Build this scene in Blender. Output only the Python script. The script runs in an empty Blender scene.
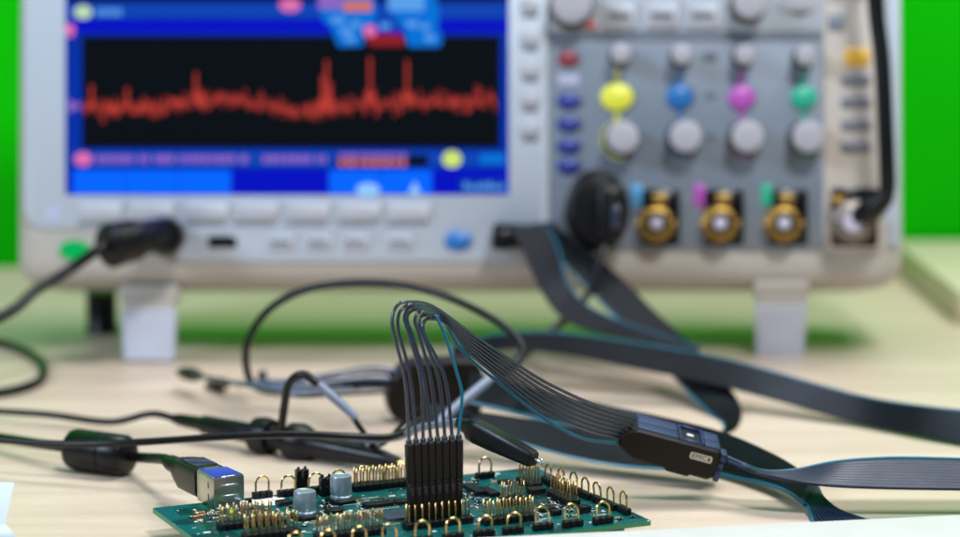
import bpy, bmesh, math, random
from mathutils import Vector, Matrix

random.seed(7)
R = math.radians
S = 0.001                                   # everything is written in millimetres
SC = bpy.context.scene
COL = SC.collection

# ------------------------------------------------------------------ camera
H, PITCH, FPX = 221.0, math.atan(354.5 / 2400.0), 2400.0
cam_d = bpy.data.cameras.new("camera")
cam = bpy.data.objects.new("camera", cam_d)
COL.objects.link(cam)
cam.location = (0, 0, H * S)
cam.rotation_euler = (R(90) - PITCH, 0, 0)
cam_d.sensor_width = 36.0
cam_d.lens = 36.0 * FPX / 960.0
cam_d.clip_start, cam_d.clip_end = 0.01, 50
cam_d.dof.use_dof = True
cam_d.dof.focus_distance = 0.862
cam_d.dof.aperture_fstop = 5.6
cam_d.dof.aperture_blades = 8
SC.camera = cam

# ------------------------------------------------------------------ world, lamps, exposure
w = bpy.data.worlds.new("World")
SC.world = w
w.use_nodes = True
w.node_tree.nodes["Background"].inputs[0].default_value = (0.62, 0.74, 1.0, 1)
w.node_tree.nodes["Background"].inputs[1].default_value = 0.11


def area(name, loc, target, size, power, color):
    d = bpy.data.lights.new(name, 'AREA')
    d.shape = 'RECTANGLE'
    d.size, d.size_y = size[0] * S, size[1] * S
    d.energy, d.color = power, color
    o = bpy.data.objects.new(name, d)
    COL.objects.link(o)
    o.location = Vector(loc) * S
    o.rotation_euler = (Vector(target) - Vector(loc)).to_track_quat('-Z', 'Y').to_euler()
    return o


area("ceiling_lamp", (380, 1400, 1500), (220, 1000, 0), (1500, 700), 35, (0.96, 0.97, 1.0))
area("front_lamp", (330, 200, 1200), (-20, 1100, 60), (240, 200), 16, (0.93, 0.97, 1.0))
area("window_light", (-1300, 250, 900), (0, 1000, 60), (420, 420), 17, (0.66, 0.80, 1.0))

SC.view_settings.view_transform = 'Standard'
SC.view_settings.look = 'None'
SC.view_settings.exposure = 0.03
SC.view_settings.gamma = 1.0
SC.cycles.max_bounces = 8
SC.cycles.use_denoising = True


# ------------------------------------------------------------------ measuring helpers
FW = Vector((0, math.cos(PITCH), -math.sin(PITCH)))
UPV = Vector((0, math.sin(PITCH), math.cos(PITCH)))


def ray(px, py):
    return FW + Vector((1, 0, 0)) * ((px - 480) / FPX) - UPV * ((py - 268.5) / FPX)


def PZ(px, py, z=0.0):
    d = ray(px, py)
    return Vector((0, 0, H)) + d * ((z - H) / d.z)


def PY(px, py, Y):
    d = ray(px, py)
    p = Vector((0, 0, H)) + d * (Y / d.y)
    if p.z < 0.3:
        p.z = 0.3
    return p


# ------------------------------------------------------------------ materials
def mat(name, col, rough=0.5, metal=0.0, var=0.08, scale=60, bump=0.0, bscale=400, coat=0.0, spec=0.5, sheen=0.0):
    m = bpy.data.materials.new(name)
    m.use_nodes = True
    nt = m.node_tree
    b = nt.nodes["Principled BSDF"]
    tc = nt.nodes.new("ShaderNodeTexCoord")
    n = nt.nodes.new("ShaderNodeTexNoise")
    n.inputs["Scale"].default_value = scale
    n.inputs["Detail"].default_value = 6
    nt.links.new(tc.outputs["Object"], n.inputs["Vector"])
    r = nt.nodes.new("ShaderNodeValToRGB")
    r.color_ramp.elements[0].position = 0.3
    r.color_ramp.elements[1].position = 0.7
    r.color_ramp.elements[0].color = tuple(c * (1 - var) for c in col) + (1,)
    r.color_ramp.elements[1].color = tuple(min(1, c * (1 + var)) for c in col) + (1,)
    nt.links.new(n.outputs["Fac"], r.inputs["Fac"])
    nt.links.new(r.outputs["Color"], b.inputs["Base Color"])
    mr = nt.nodes.new("ShaderNodeMapRange")
    mr.inputs["To Min"].default_value = max(0.02, rough - 0.07)
    mr.inputs["To Max"].default_value = min(1, rough + 0.07)
    nt.links.new(n.outputs["Fac"], mr.inputs["Value"])
    nt.links.new(mr.outputs["Result"], b.inputs["Roughness"])
    b.inputs["Metallic"].default_value = metal
    b.inputs["Specular IOR Level"].default_value = spec
    b.inputs["Coat Weight"].default_value = coat
    b.inputs["Coat Roughness"].default_value = 0.12
    if bump:
        n2 = nt.nodes.new("ShaderNodeTexNoise")
        n2.inputs["Scale"].default_value = bscale
        n2.inputs["Detail"].default_value = 4
        nt.links.new(tc.outputs["Object"], n2.inputs["Vector"])
        bp = nt.nodes.new("ShaderNodeBump")
        bp.inputs["Strength"].default_value = bump
        bp.inputs["Distance"].default_value = 0.0004
        nt.links.new(n2.outputs["Fac"], bp.inputs["Height"])
        nt.links.new(bp.outputs["Normal"], b.inputs["Normal"])
    return m


def glow(name, col, strength=1.0):
    m = bpy.data.materials.new(name)
    m.use_nodes = True
    nt = m.node_tree
    b = nt.nodes["Principled BSDF"]
    b.inputs["Base Color"].default_value = (0.002, 0.002, 0.003, 1)
    b.inputs["Roughness"].default_value = 0.4
    b.inputs["Specular IOR Level"].default_value = 0.02
    b.inputs["Emission Color"].default_value = tuple(col) + (1,)
    b.inputs["Emission Strength"].default_value = strength
    return m


def wood(name, c0, c1, rough, stretch=(0.9, 14, 14)):
    m = bpy.data.materials.new(name)
    m.use_nodes = True
    nt = m.node_tree
    b = nt.nodes["Principled BSDF"]
    tc = nt.nodes.new("ShaderNodeTexCoord")
    mp = nt.nodes.new("ShaderNodeMapping")
    mp.inputs["Scale"].default_value = stretch
    nt.links.new(tc.outputs["Object"], mp.inputs["Vector"])
    n = nt.nodes.new("ShaderNodeTexNoise")
    n.inputs["Scale"].default_value = 3.2
    n.inputs["Detail"].default_value = 9
    n.inputs["Roughness"].default_value = 0.62
    n.inputs["Distortion"].default_value = 0.5
    nt.links.new(mp.outputs["Vector"], n.inputs["Vector"])
    r = nt.nodes.new("ShaderNodeValToRGB")
    r.color_ramp.elements[0].position = 0.33
    r.color_ramp.elements[1].position = 0.66
    r.color_ramp.elements[0].color = c0 + (1,)
    r.color_ramp.elements[1].color = c1 + (1,)
    nt.links.new(n.outputs["Fac"], r.inputs["Fac"])
    n3 = nt.nodes.new("ShaderNodeTexNoise")
    n3.inputs["Scale"].default_value = 260
    n3.inputs["Detail"].default_value = 3
    nt.links.new(tc.outputs["Object"], n3.inputs["Vector"])
    mx = nt.nodes.new("ShaderNodeMixRGB")
    mx.blend_type = 'MULTIPLY'
    mx.inputs[0].default_value = 0.10
    nt.links.new(r.outputs["Color"], mx.inputs[1])
    nt.links.new(n3.outputs["Fac"], mx.inputs[2])
    nt.links.new(mx.outputs["Color"], b.inputs["Base Color"])
    mr = nt.nodes.new("ShaderNodeMapRange")
    mr.inputs["To Min"].default_value = rough - 0.04
    mr.inputs["To Max"].default_value = rough + 0.08
    nt.links.new(n.outputs["Fac"], mr.inputs["Value"])
    nt.links.new(mr.outputs["Result"], b.inputs["Roughness"])
    bp = nt.nodes.new("ShaderNodeBump")
    bp.inputs["Strength"].default_value = 0.05
    bp.inputs["Distance"].default_value = 0.0003
    nt.links.new(n.outputs["Fac"], bp.inputs["Height"])
    nt.links.new(bp.outputs["Normal"], b.inputs["Normal"])
    return m


def pcb_mat():
    m = bpy.data.materials.new("solder_mask")
    m.use_nodes = True
    nt = m.node_tree
    L = nt.links.new
    b = nt.nodes["Principled BSDF"]
    tc = nt.nodes.new("ShaderNodeTexCoord")
    cells = nt.nodes.new("ShaderNodeTexVoronoi")
    cells.distance = 'CHEBYCHEV'
    cells.inputs["Scale"].default_value = 95
    L(tc.outputs["Object"], cells.inputs["Vector"])
    sep = nt.nodes.new("ShaderNodeSeparateColor")
    L(cells.outputs["Color"], sep.inputs[0])

    def wave(direction, scale):
        wv = nt.nodes.new("ShaderNodeTexWave")
        wv.bands_direction = direction
        wv.inputs["Scale"].default_value = scale
        L(tc.outputs["Object"], wv.inputs["Vector"])
        return wv
    wx, wy, wd = wave('X', 260), wave('Y', 240), wave('DIAGONAL', 220)
    g1 = nt.nodes.new("ShaderNodeMath"); g1.operation = 'GREATER_THAN'; g1.inputs[1].default_value = 0.45
    L(sep.outputs[0], g1.inputs[0])
    m1 = nt.nodes.new("ShaderNodeMixRGB")
    L(g1.outputs[0], m1.inputs[0]); L(wx.outputs["Color"], m1.inputs[1]); L(wy.outputs["Color"], m1.inputs[2])
    g2 = nt.nodes.new("ShaderNodeMath"); g2.operation = 'GREATER_THAN'; g2.inputs[1].default_value = 0.75
    L(sep.outputs[1], g2.inputs[0])
    m2 = nt.nodes.new("ShaderNodeMixRGB")
    L(g2.outputs[0], m2.inputs[0]); L(m1.outputs[0], m2.inputs[1]); L(wd.outputs["Color"], m2.inputs[2])
    th = nt.nodes.new("ShaderNodeMath"); th.operation = 'GREATER_THAN'; th.inputs[1].default_value = 0.62
    L(m2.outputs[0], th.inputs[0])
    g3 = nt.nodes.new("ShaderNodeMath"); g3.operation = 'LESS_THAN'; g3.inputs[1].default_value = 0.68
    L(sep.outputs[2], g3.inputs[0])
    tr = nt.nodes.new("ShaderNodeMath"); tr.operation = 'MULTIPLY'
    L(th.outputs[0], tr.inputs[0]); L(g3.outputs[0], tr.inputs[1])
    c1 = nt.nodes.new("ShaderNodeMixRGB")
    c1.inputs[1].default_value = (0.0006, 0.036, 0.035, 1)
    c1.inputs[2].default_value = (0.002, 0.150, 0.135, 1)
    L(tr.outputs[0], c1.inputs[0])
    via = nt.nodes.new("ShaderNodeTexVoronoi")
    via.inputs["Scale"].default_value = 260
    L(tc.outputs["Object"], via.inputs["Vector"])
    vl = nt.nodes.new("ShaderNodeMath"); vl.operation = 'LESS_THAN'; vl.inputs[1].default_value = 0.13
    L(via.outputs["Distance"], vl.inputs[0])
    sv = nt.nodes.new("ShaderNodeSeparateColor")
    L(via.outputs["Color"], sv.inputs[0])
    vg = nt.nodes.new("ShaderNodeMath"); vg.operation = 'GREATER_THAN'; vg.inputs[1].default_value = 0.55
    L(sv.outputs[0], vg.inputs[0])
    vm = nt.nodes.new("ShaderNodeMath"); vm.operation = 'MULTIPLY'
    L(vl.outputs[0], vm.inputs[0]); L(vg.outputs[0], vm.inputs[1])
    c2 = nt.nodes.new("ShaderNodeMixRGB")
    c2.inputs[2].default_value = (0.55, 0.60, 0.58, 1)
    L(vm.outputs[0], c2.inputs[0]); L(c1.outputs[0], c2.inputs[1])
    L(c2.outputs[0], b.inputs["Base Color"])
    b.inputs["Roughness"].default_value = 0.30
    b.inputs["Specular IOR Level"].default_value = 0.2
    bp = nt.nodes.new("ShaderNodeBump")
    bp.inputs["Strength"].default_value = 0.35
    bp.inputs["Distance"].default_value = 0.00006
    L(tr.outputs[0], bp.inputs["Height"])
    L(bp.outputs["Normal"], b.inputs["Normal"])
    return m


M = dict(
    table=wood("pale_wood_laminate", (0.525, 0.405, 0.305), (0.655, 0.525, 0.415), 0.40),
    plank=wood("birch_board", (0.52, 0.46, 0.30), (0.62, 0.56, 0.40), 0.4),
    green=mat("green_paint", (0.003, 0.47, 0.001), 0.5, var=0.14, scale=2.2, spec=0.05),
    shell=mat("beige_casing", (0.44, 0.41, 0.365), 0.55, var=0.02, scale=200, bump=0.04),
    panel=mat("grey_panel", (0.47, 0.53, 0.61), 0.6, var=0.015, scale=200, bump=0.04),
    panel_d=mat("blue_grey_panel", (0.19, 0.23, 0.285), 0.6, var=0.015, scale=200, bump=0.04),
    groove=mat("groove_grey", (0.15, 0.18, 0.23), 0.6),
    cream=mat("cream_panel", (0.60, 0.54, 0.48), 0.6, var=0.015, scale=200, bump=0.04),
    key=mat("key_grey", (0.45, 0.47, 0.52), 0.6),
    keyd=mat("key_slate", (0.17, 0.18, 0.21), 0.5),
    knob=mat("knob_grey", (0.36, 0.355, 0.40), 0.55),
    knobd=mat("knob_side_shaded", (0.085, 0.08, 0.07), 0.55),  # shade on the knob sides put into the colour, far darker than the caps
    ink=mat("panel_ink", (0.10, 0.105, 0.13), 0.6),
    foot=mat("foot_lavender", (0.50, 0.53, 0.62), 0.5),
    blk=mat("black_plastic", (0.004, 0.004, 0.0048), 0.34, spec=0.3, bump=0.08, bscale=900),
    cover=mat("slate_blue_plastic", (0.016, 0.026, 0.095), 0.38, bump=0.08, bscale=900),
    blk_g=mat("black_gloss", (0.005, 0.005, 0.006), 0.16, spec=0.3),
    blk_w=mat("black_brown_plastic", (0.0075, 0.0052, 0.0036), 0.42, spec=0.2, bump=0.10, bscale=1200),
    rubber=mat("cable_rubber", (0.0035, 0.004, 0.005), 0.34, spec=0.3, bump=0.05),
    wire=mat("wire_sleeve", (0.021, 0.028, 0.052), 0.20, spec=1.0, bump=0.2, bscale=700),
    teal=mat("teal_sleeve", (0.003, 0.11, 0.18), 0.3),
    sleeve=mat("grey_blue_sleeve", (0.16, 0.19, 0.27), 0.4),
    ribbon=mat("ribbon_pvc", (0.0038, 0.0052, 0.0088), 0.36, spec=0.24, bump=0.03),
    gold=mat("gold_pin", (0.86, 0.56, 0.23), 0.24, 1.0),
    brass=mat("brass", (0.42, 0.26, 0.07), 0.40, 1.0),
    steel=mat("nickel_can", (0.56, 0.55, 0.50), 0.30, 1.0, bump=0.03, bscale=200),
    ribbon_n=mat("near_ribbon_pvc", (0.010, 0.016, 0.040), 0.34, spec=0.28, bump=0.03),
    dull=mat("dull_nickel", (0.24, 0.205, 0.18), 0.48, 0.9),
    shine=mat("polished_shield", (0.70, 0.70, 0.72), 0.10, 1.0, var=0.02),
    slot=mat("bright_slot", (0.82, 0.82, 0.80), 0.3, 1.0),
    alu=mat("capacitor_can", (0.42, 0.50, 0.60), 0.34, 0.75),
    tin=mat("solder", (0.75, 0.76, 0.76), 0.25, 1.0),
    lilac=mat("lilac_insert", (0.55, 0.52, 0.62), 0.4),
    mask=pcb_mat(),
    laminate=mat("board_edge", (0.05, 0.22, 0.10), 0.5),
    silk=mat("silkscreen_white", (0.78, 0.80, 0.78), 0.5),
    chip=mat("chip_epoxy", (0.005, 0.006, 0.0075), 0.42, spec=0.22, bump=0.08, bscale=1500),
    chipb=mat("chip_slate", (0.035, 0.050, 0.070), 0.35),
    smd_t=mat("smd_tan", (0.32, 0.20, 0.11), 0.5),
    smd_r=mat("smd_orange", (0.50, 0.14, 0.03), 0.45),
    tagc=mat("label_cream", (0.46, 0.40, 0.31), 0.5),
    white=mat("white_board", (0.56, 0.54, 0.53), 0.45, var=0.015, bump=0.03),
    paper=mat("white_paper", (0.50, 0.57, 0.66), 0.6, var=0.02, bump=0.04),
    c_red=mat("dull_red_key", (0.24, 0.030, 0.050), 0.4),
    c_navy=mat("navy_key", (0.015, 0.030, 0.23), 0.4),
    c_lil=mat("lilac_label", (0.42, 0.44, 0.62), 0.5),
    c_yel=mat("yellow_key", (0.78, 0.78, 0.06), 0.4),
    c_blu=mat("blue_key", (0.010, 0.15, 0.45), 0.4),
    c_mag=mat("magenta_key", (0.45, 0.08, 0.45), 0.4),
    c_gre=mat("green_key", (0.02, 0.42, 0.26), 0.4),
    c_ora=mat("amber_key", (0.82, 0.48, 0.06), 0.4),
    c_sky=mat("sky_mark", (0.10, 0.38, 0.70), 0.5),
    led=glow("power_glow", (0.0, 0.42, 0.10), 1.0),
    hub=mat("hub_red", (0.45, 0.10, 0.09), 0.4),
    s_deep=glow("screen_deep_blue", (0.0, 0.004, 0.52)),
    s_blue=glow("screen_blue", (0.0, 0.028, 0.36)),
    s_bar=glow("screen_bar_blue", (0.003, 0.055, 0.44)),
    s_sky=glow("screen_sky_blue", (0.0, 0.13, 1.0)),
    s_box=glow("screen_box_blue", (0.0, 0.16, 0.66)),
    s_txt=glow("screen_text_blue", (0.10, 0.34, 0.80)),
    s_pale=glow("screen_pale", (0.28, 0.58, 1.0)),
    s_blk=glow("screen_black", (0.0012, 0.0032, 0.0045)),
    s_red=glow("trace_red", (0.62, 0.058, 0.042)),
    s_drd=glow("screen_dark_red", (0.26, 0.012, 0.020)),
    s_pnk=glow("screen_pink", (0.72, 0.16, 0.42)),
    s_lil=glow("screen_lilac", (0.26, 0.13, 0.52)),
    s_org=glow("screen_orange", (0.66, 0.17, 0.10)),
    s_yel=glow("screen_lime", (0.62, 0.78, 0.16)),
    s_mint=glow("screen_mint", (0.50, 0.70, 0.42)),
)


# ------------------------------------------------------------------ mesh builder (world or local millimetres)
class MB:
    def __init__(self):
        self.bm = bmesh.new()
        self.mi = 0

    def _faces(self, fs):
        for f in fs:
            f.material_index = self.mi

    def box(self, c, s, m=None, bevel=0.0, seg=2):
        r = bmesh.ops.create_cube(self.bm, size=1.0)
        vs = r['verts']
        for v in vs:
            v.co = Vector((v.co.x * s[0], v.co.y * s[1], v.co.z * s[2])) + Vector(c)
        fs = list({f for v in vs for f in v.link_faces})
        if bevel:
            es = list({e for v in vs for e in v.link_edges})
            rr = bmesh.ops.bevel(self.bm, geom=es, offset=bevel, segments=seg, profile=0.5, affect='EDGES')
            fs = [f for f in self.bm.faces if f.is_valid and (f in rr['faces'] or f in fs)]
            vs = list({v for f in fs for v in f.verts})
        if m is not None:
            for v in vs:
                v.co = m @ v.co
        self._faces(fs)
        return self

    def loft(self, rings, cap=True, closed=True):
        vr = [[self.bm.verts.new(p) for p in ring] for ring in rings]
        n = len(vr[0])
        fs = []
        for a, b in zip(vr, vr[1:]):
            for i in range(n if closed else n - 1):
                j = (i + 1) % n
                fs.append(self.bm.faces.new((a[i], a[j], b[j], b[i])))
        if cap and closed:
            fs.append(self.bm.faces.new(list(reversed(vr[0]))))
            fs.append(self.bm.faces.new(vr[-1]))
        self._faces(fs)
        return self

    def tube(self, pts, r, seg=10):
        """sweep a round section along pts; r one radius or one per point"""
        n = len(pts)
        rs = r if isinstance(r, (list, tuple)) else [r] * n
        t0 = (pts[1] - pts[0]).normalized()
        u = t0.orthogonal().normalized()
        rings = []
        for i in range(n):
            t = (pts[min(i + 1, n - 1)] - pts[max(i - 1, 0)])
            t = t.normalized() if t.length > 1e-9 else t0
            u = (u - t * u.dot(t)).normalized()
            v = t.cross(u)
            rings.append([pts[i] + (u * math.cos(2 * math.pi * k / seg) + v * math.sin(2 * math.pi * k / seg)) * rs[i] for k in range(seg)])
        return self.loft(rings)

    def lathe(self, prof, m=None, seg=24):
        """prof: [(radius, z)], axis z, then matrix m"""
        rings = []
        for rr, z in prof:
            rings.append([Vector((rr * math.cos(2 * math.pi * k / seg), rr * math.sin(2 * math.pi * k / seg), z)) for k in range(seg)])
        if m is not None:
            rings = [[m @ p for p in ring] for ring in rings]
        return self.loft(rings)

    def prism(self, poly, z0, z1, m=None, bevel=0.0, axis='z'):
        """poly [(x, y)] counter-clockwise, extruded z0..z1, with a chamfer at z1"""
        n = len(poly)
        c = Vector((sum(p[0] for p in poly) / n, sum(p[1] for p in poly) / n))

        def ring(z, inset):
            out = []
            for i in range(n):
                p = Vector(poly[i])
                a, b = Vector(poly[i - 1]), Vector(poly[(i + 1) % n])
                if inset:
                    e1, e2 = (p - a).normalized(), (b - p).normalized()
                    n1, n2 = Vector((-e1.y, e1.x)), Vector((-e2.y, e2.x))
                    d = n1 + n2
                    p = p + d * (inset / max(0.6, d.length_squared / 2 * 1.0))
                q = Vector((p.x, p.y, z))
                out.append(m @ q if m is not None else q)
            return out
        rings = [ring(z0, 0), ring(z1 - (bevel if z1 > z0 else -bevel), 0)]
        if bevel:
            rings.append(ring(z1, bevel))
        else:
            rings[1] = ring(z1, 0)
        return self.loft(rings)


def rounded(poly, r, k=5):
    """round the corners of a polygon"""
    out = []
    n = len(poly)
    for i in range(n):
        p, a, b = Vector(poly[i]), Vector(poly[i - 1]), Vector(poly[(i + 1) % n])
        rr = r[i] if isinstance(r, (list, tuple)) else r
        rr = min(rr, (p - a).length * 0.45, (b - p).length * 0.45)
        if rr < 0.05:
            out.append(tuple(p)); continue
        s, e = p + (a - p).normalized() * rr, p + (b - p).normalized() * rr
        for j in range(k + 1):
            t = j / k
            q = s * (1 - t) ** 2 + p * 2 * t * (1 - t) + e * t * t
            out.append((q.x, q.y))
    return out


def rrect(cx, cy, w_, h_, r=0.0):
    p = [(cx - w_ / 2, cy - h_ / 2), (cx + w_ / 2, cy - h_ / 2), (cx + w_ / 2, cy + h_ / 2), (cx - w_ / 2, cy + h_ / 2)]
    return rounded(p, r) if r else p


def ellipse(cx, cy, a, b, n=24):
    return [(cx + a * math.cos(2 * math.pi * i / n), cy + b * math.sin(2 * math.pi * i / n)) for i in range(n)]


def spline(pts, sub=8):
    """Catmull-Rom through Vectors or tuples"""
    P = [Vector(p) for p in pts]
    P = [P[0] * 2 - P[1]] + P + [P[-1] * 2 - P[-2]]
    out = []
    for i in range(1, len(P) - 2):
        a, b, c, d = P[i - 1], P[i], P[i + 1], P[i + 2]
        for j in range(sub):
            t = j / sub
            out.append(0.5 * ((2 * b) + (c - a) * t + (2 * a - 5 * b + 4 * c - d) * t * t + (3 * b - a - 3 * c + d) * t ** 3))
    out.append(P[-2].copy())
    return out


# ------------------------------------------------------------------ objects
def empty(name, loc, label=None, cat=None, group=None):
    o = bpy.data.objects.new(name, None)
    COL.objects.link(o)
    o.location = Vector(loc) * S
    o.empty_display_size = 0.01
    WM[o.name] = Matrix.Translation(o.location)
    tag(o, label, cat, group)
    return o


def tag(o, label=None, cat=None, group=None, kind=None):
    if label: o["label"] = label
    if cat: o["category"] = cat
    if group: o["group"] = group
    if kind: o["kind"] = kind
    return o


WM = {}                                      # world matrix of every object made here


def world_of(o):
    return WM[o.name]


def mesh_of(name, mb, mats, smooth=True, angle=40):
    me = bpy.data.meshes.new(name)
    bmesh.ops.remove_doubles(mb.bm, verts=mb.bm.verts, dist=1e-5)
    bmesh.ops.recalc_face_normals(mb.bm, faces=mb.bm.faces)
    for v in mb.bm.verts:
        v.co *= S
    for e in mb.bm.edges:
        if len(e.link_faces) == 2 and e.calc_face_angle(0) > R(angle):
            e.smooth = False
    for f in mb.bm.faces:
        f.smooth = smooth
    mb.bm.to_mesh(me)
    mb.bm.free()
    for m in (mats if isinstance(mats, (list, tuple)) else [mats]):
        me.materials.append(m)
    return me


def inst(name, me, m_world, parent=None):
    """link a mesh (local millimetres already scaled) at a world matrix given in millimetres"""
    o = bpy.data.objects.new(name, me)
    COL.objects.link(o)
    mw = m_world.copy()
    mw.translation = mw.translation * S
    WM[o.name] = mw
    if parent is not None:
        o.parent = parent
        o.matrix_local = world_of(parent).inverted() @ mw
    else:
        o.matrix_local = mw
    return o


def obj(name, mb, mats, parent=None, m=None, smooth=True, angle=40):
    return inst(name, mesh_of(name, mb, mats, smooth, angle), m if m is not None else Matrix.Identity(4), parent)


def frame(x, y, z, o):
    m = Matrix((x, y, z)).transposed().to_4x4()
    m.translation = o
    return m


# ================================================================== THE SETTING
mb = MB()
mb.box((0, 850, -10), (2600, 1300, 20))
t = obj("tabletop", mb, M['table'])
tag(t, "pale wood laminate tabletop under all the equipment", "tabletop", kind="structure")

mb = MB()
n = 120
rows = []
for k in range(26):
    z = -300 + k * 60
    rows.append([Vector((-1600 + i * 3200 / n, 1503 + 2.2 * math.sin(i * 0.23 + z * 0.004) + 1.2 * math.sin(i * 0.61), z)) for i in range(n + 1)])
mb.loft(rows, cap=False, closed=False)
t = obj("wall", mb, M['green'])
tag(t, "vivid green painted wall behind the oscilloscope", "wall", kind="structure")

# raised wooden board at the right rear
mb = MB()
a = PZ(915, 258, 18); b = PZ(962, 291, 18)
x0 = a.x
mb.box((x0 + 260, 1390, 9.3), (520, 205, 18), bevel=1.2)
t = obj("wooden_board", mb, M['plank'])
tag(t, "thick pale birch board lying on the table beside the oscilloscope's right end", "board")

# ================================================================== OSCILLOSCOPE
TILT = R(10)
SU, SV, SN = Vector((1, 0, 0)), Vector((0, math.sin(TILT), math.cos(TILT))), Vector((0, -math.cos(TILT), math.sin(TILT)))
SO = PY(460, 250, 1180)
MS = frame(SU, SV, SN, SO)
MSI = MS.inverted()


def sp(px, py, w_=0.0):
    """photo position -> (u, v) on the front plane raised by w_"""
    d = ray(px, py)
    o = Vector((0, 0, H))
    q = SO + SN * w_
    t = (q - o).dot(SN) / d.dot(SN)
    l = MSI @ (o + d * t)
    return (l.x, l.y)


scope = empty("oscilloscope", (SO.x, SO.y + 60, 0), "grey bench oscilloscope with a lit blue screen, knobs and tilt feet", "oscilloscope")
uL, uR = sp(14, 240)[0], sp(907, 240)[0]
mb = MB()
mb.box(((uL + uR) / 2, 94, -47.5), (uR - uL, 226, 95), bevel=15, seg=6)
obj("casing", mb, M['shell'], scope, MS, angle=60)


def plate(name, poly, w0, w1, m, parent=scope, r=0.0, bevel=0.3):
    q = [sp(x, y, w1) for x, y in poly]
    area2 = sum(q[i][0] * q[(i + 1) % len(q)][1] - q[(i + 1) % len(q)][0] * q[i][1] for i in range(len(q)))
    if area2 < 0:
        q = q[::-1]
        if isinstance(r, list): r = r[::-1]
    q = rounded(q, r) if r else q
    mb = MB()
    mb.prism(q, w0, w1, bevel=bevel)
    return obj(name, mb, m, parent, MS, angle=50)


def rect(x0, y0, x1, y1):
    return [(x0, y0), (x1, y0), (x1, y1), (x0, y1)]


# two flush panels on the casing
plate("front_panel", [(24, -80), (547, -80), (547, 262), (176, 262), (170, 229), (25, 229)], -0.5, 1.2, M['panel'], r=[3, 3, 6, 3, 3, 12])
plate("control_panel", rect(549, 42, 823, 251), -0.5, 1.0, M['panel_d'], r=3)
plate("upper_panel", rect(549, -80, 823, 31), -0.5, 1.2, M['panel'], r=3)
plate("panel_groove", rect(549, 32, 823, 41), -0.5, 0.5, M['groove'], r=1)
plate("utility_panel", rect(825, -80, 884, 250), -0.5, 1.3, M['cream'], r=3)
plate("edge_trim", rect(886, -80, 900, 246), -0.5, 0.6, M['panel'], r=2)

# screen with its display layers
scr = plate("screen", rect(65, -70, 509, 195), 0.5, 1.6, M['s_blue'], r=1.5)


def lay(name, poly, lev, m, r=0.0):
    return plate(name, poly, 1.55 + 0.12 * (lev - 1), 1.6 + 0.12 * lev, m, scr, r, bevel=0.0)


lay("waveform_window", rect(82, 36, 500, 148), 1, M['s_blk'])
lay("title_bar", rect(66, 4, 508, 18), 1, M['s_bar'])
lay("title_bar", rect(67, 19, 508, 33), 1, M['s_deep'])
lay("title_bar", rect(66, -60, 508, 1), 1, M['s_blk'])
lay("readout_bar", rect(72, 151, 508, 166), 1, M['s_bar'])
lay("menu_bar", rect(70, 169, 508, 194), 1, M['s_deep'])
for x0, x1 in ((73, 126), (126.6, 178), (178.6, 231), (329, 380), (380.6, 432)):
    lay("menu_cell", rect(x0, 170, x1, 194), 2, M['s_sky'])
lay("menu_cell", rect(458, 178, 505, 193), 2, M['s_blue'])
lay("menu_icon", ellipse(368, 190, 12, 7), 3, M['s_pale'])
lay("menu_icon", [(408, 194), (415, 181), (421, 194)], 3, M['s_pale'])
for k in range(7):
    lay("menu_mark", rect(464 + 6 * k, 182 + (k * 3) % 4, 468 + 6 * k, 190), 3, M['s_txt'])
lay("channel_dot", ellipse(83, 12, 9, 7), 2, M['s_mint'])
for k in range(5):
    lay("title_mark", rect(97 + 5.2 * k, 8, 100.5 + 5.2 * k, 16), 2, M['s_txt'])
lay("trigger_marker", ellipse(290, 5, 11, 7), 2, M['s_pnk'])
lay("level_marker", ellipse(70, 30, 5, 7), 2, M['s_pnk'])
lay("level_marker", [(68, 99), (82, 106), (68, 113)], 2, M['s_lil'])
# cluster of readout boxes over the top edge
lay("readout_box", [(316, -20), (372, -20), (376, 12), (374, 30), (338, 30), (322, 22)], 2, M['s_box'], 6)
lay("readout_box", [(376, 14), (402, 14), (400, 30), (378, 30)], 2, M['s_bar'], 3)
lay("readout_box", [(386, -20), (432, -20), (440, 16), (436, 30), (402, 30), (390, 12)], 2, M['s_box'], 6)
lay("readout_box", [(330, 24), (361, 24), (364, 46), (338, 47)], 3, M['s_box'], 2)
lay("readout_box", [(403, 24), (436, 22), (443, 40), (440, 47), (408, 47)], 3, M['s_box'], 2)
lay("readout_box", [(364, 33), (402, 33), (405, 46), (370, 46)], 3, M['s_drd'], 2)
lay("readout_box", rect(343, 1, 372, 11), 4, M['s_org'], 1)
lay("readout_box", rect(388, -6, 424, 11), 4, M['s_txt'], 1)
lay("readout_box", ellipse(370, 31, 7, 6), 4, M['s_pnk'])
lay("readout_box", rect(318, -8, 341, 9), 4, M['s_lil'], 1)
for x, y, wd in ((338, 20, 14), (356, 24, 9), (385, 26, 10), (412, 24, 12), (425, 27, 8), (350, 39, 9), (430, 38, 10), (346, 31, 12)):
    lay("readout_mark", rect(x - wd / 2, y - 3, x + wd / 2, y + 3), 4, M['s_txt'], 0.5)
lay("channel_dot", ellipse(83, 159, 9, 7), 2, M['s_pnk'])
x = 97
while x < 330:
    wd = random.uniform(3, 8)
    if not 243 < x < 258:
        lay("readout_mark", rect(x, 155, x + wd, 163), 2, M['s_lil'])
    x += wd + random.choice((1.5, 1.8, 2, 5))
lay("readout_window", rect(336, 155, 428, 166), 2, M['s_blk'])
x = 339
while x < 407:
    wd = random.uniform(4, 9)
    lay("readout_mark", rect(x, 153, x + wd, 159), 3, M['s_lil'])
    lay("readout_mark", rect(x, 160, x + wd * 0.9, 166), 3, M['s_org'])
    x += wd + 2.0
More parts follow.
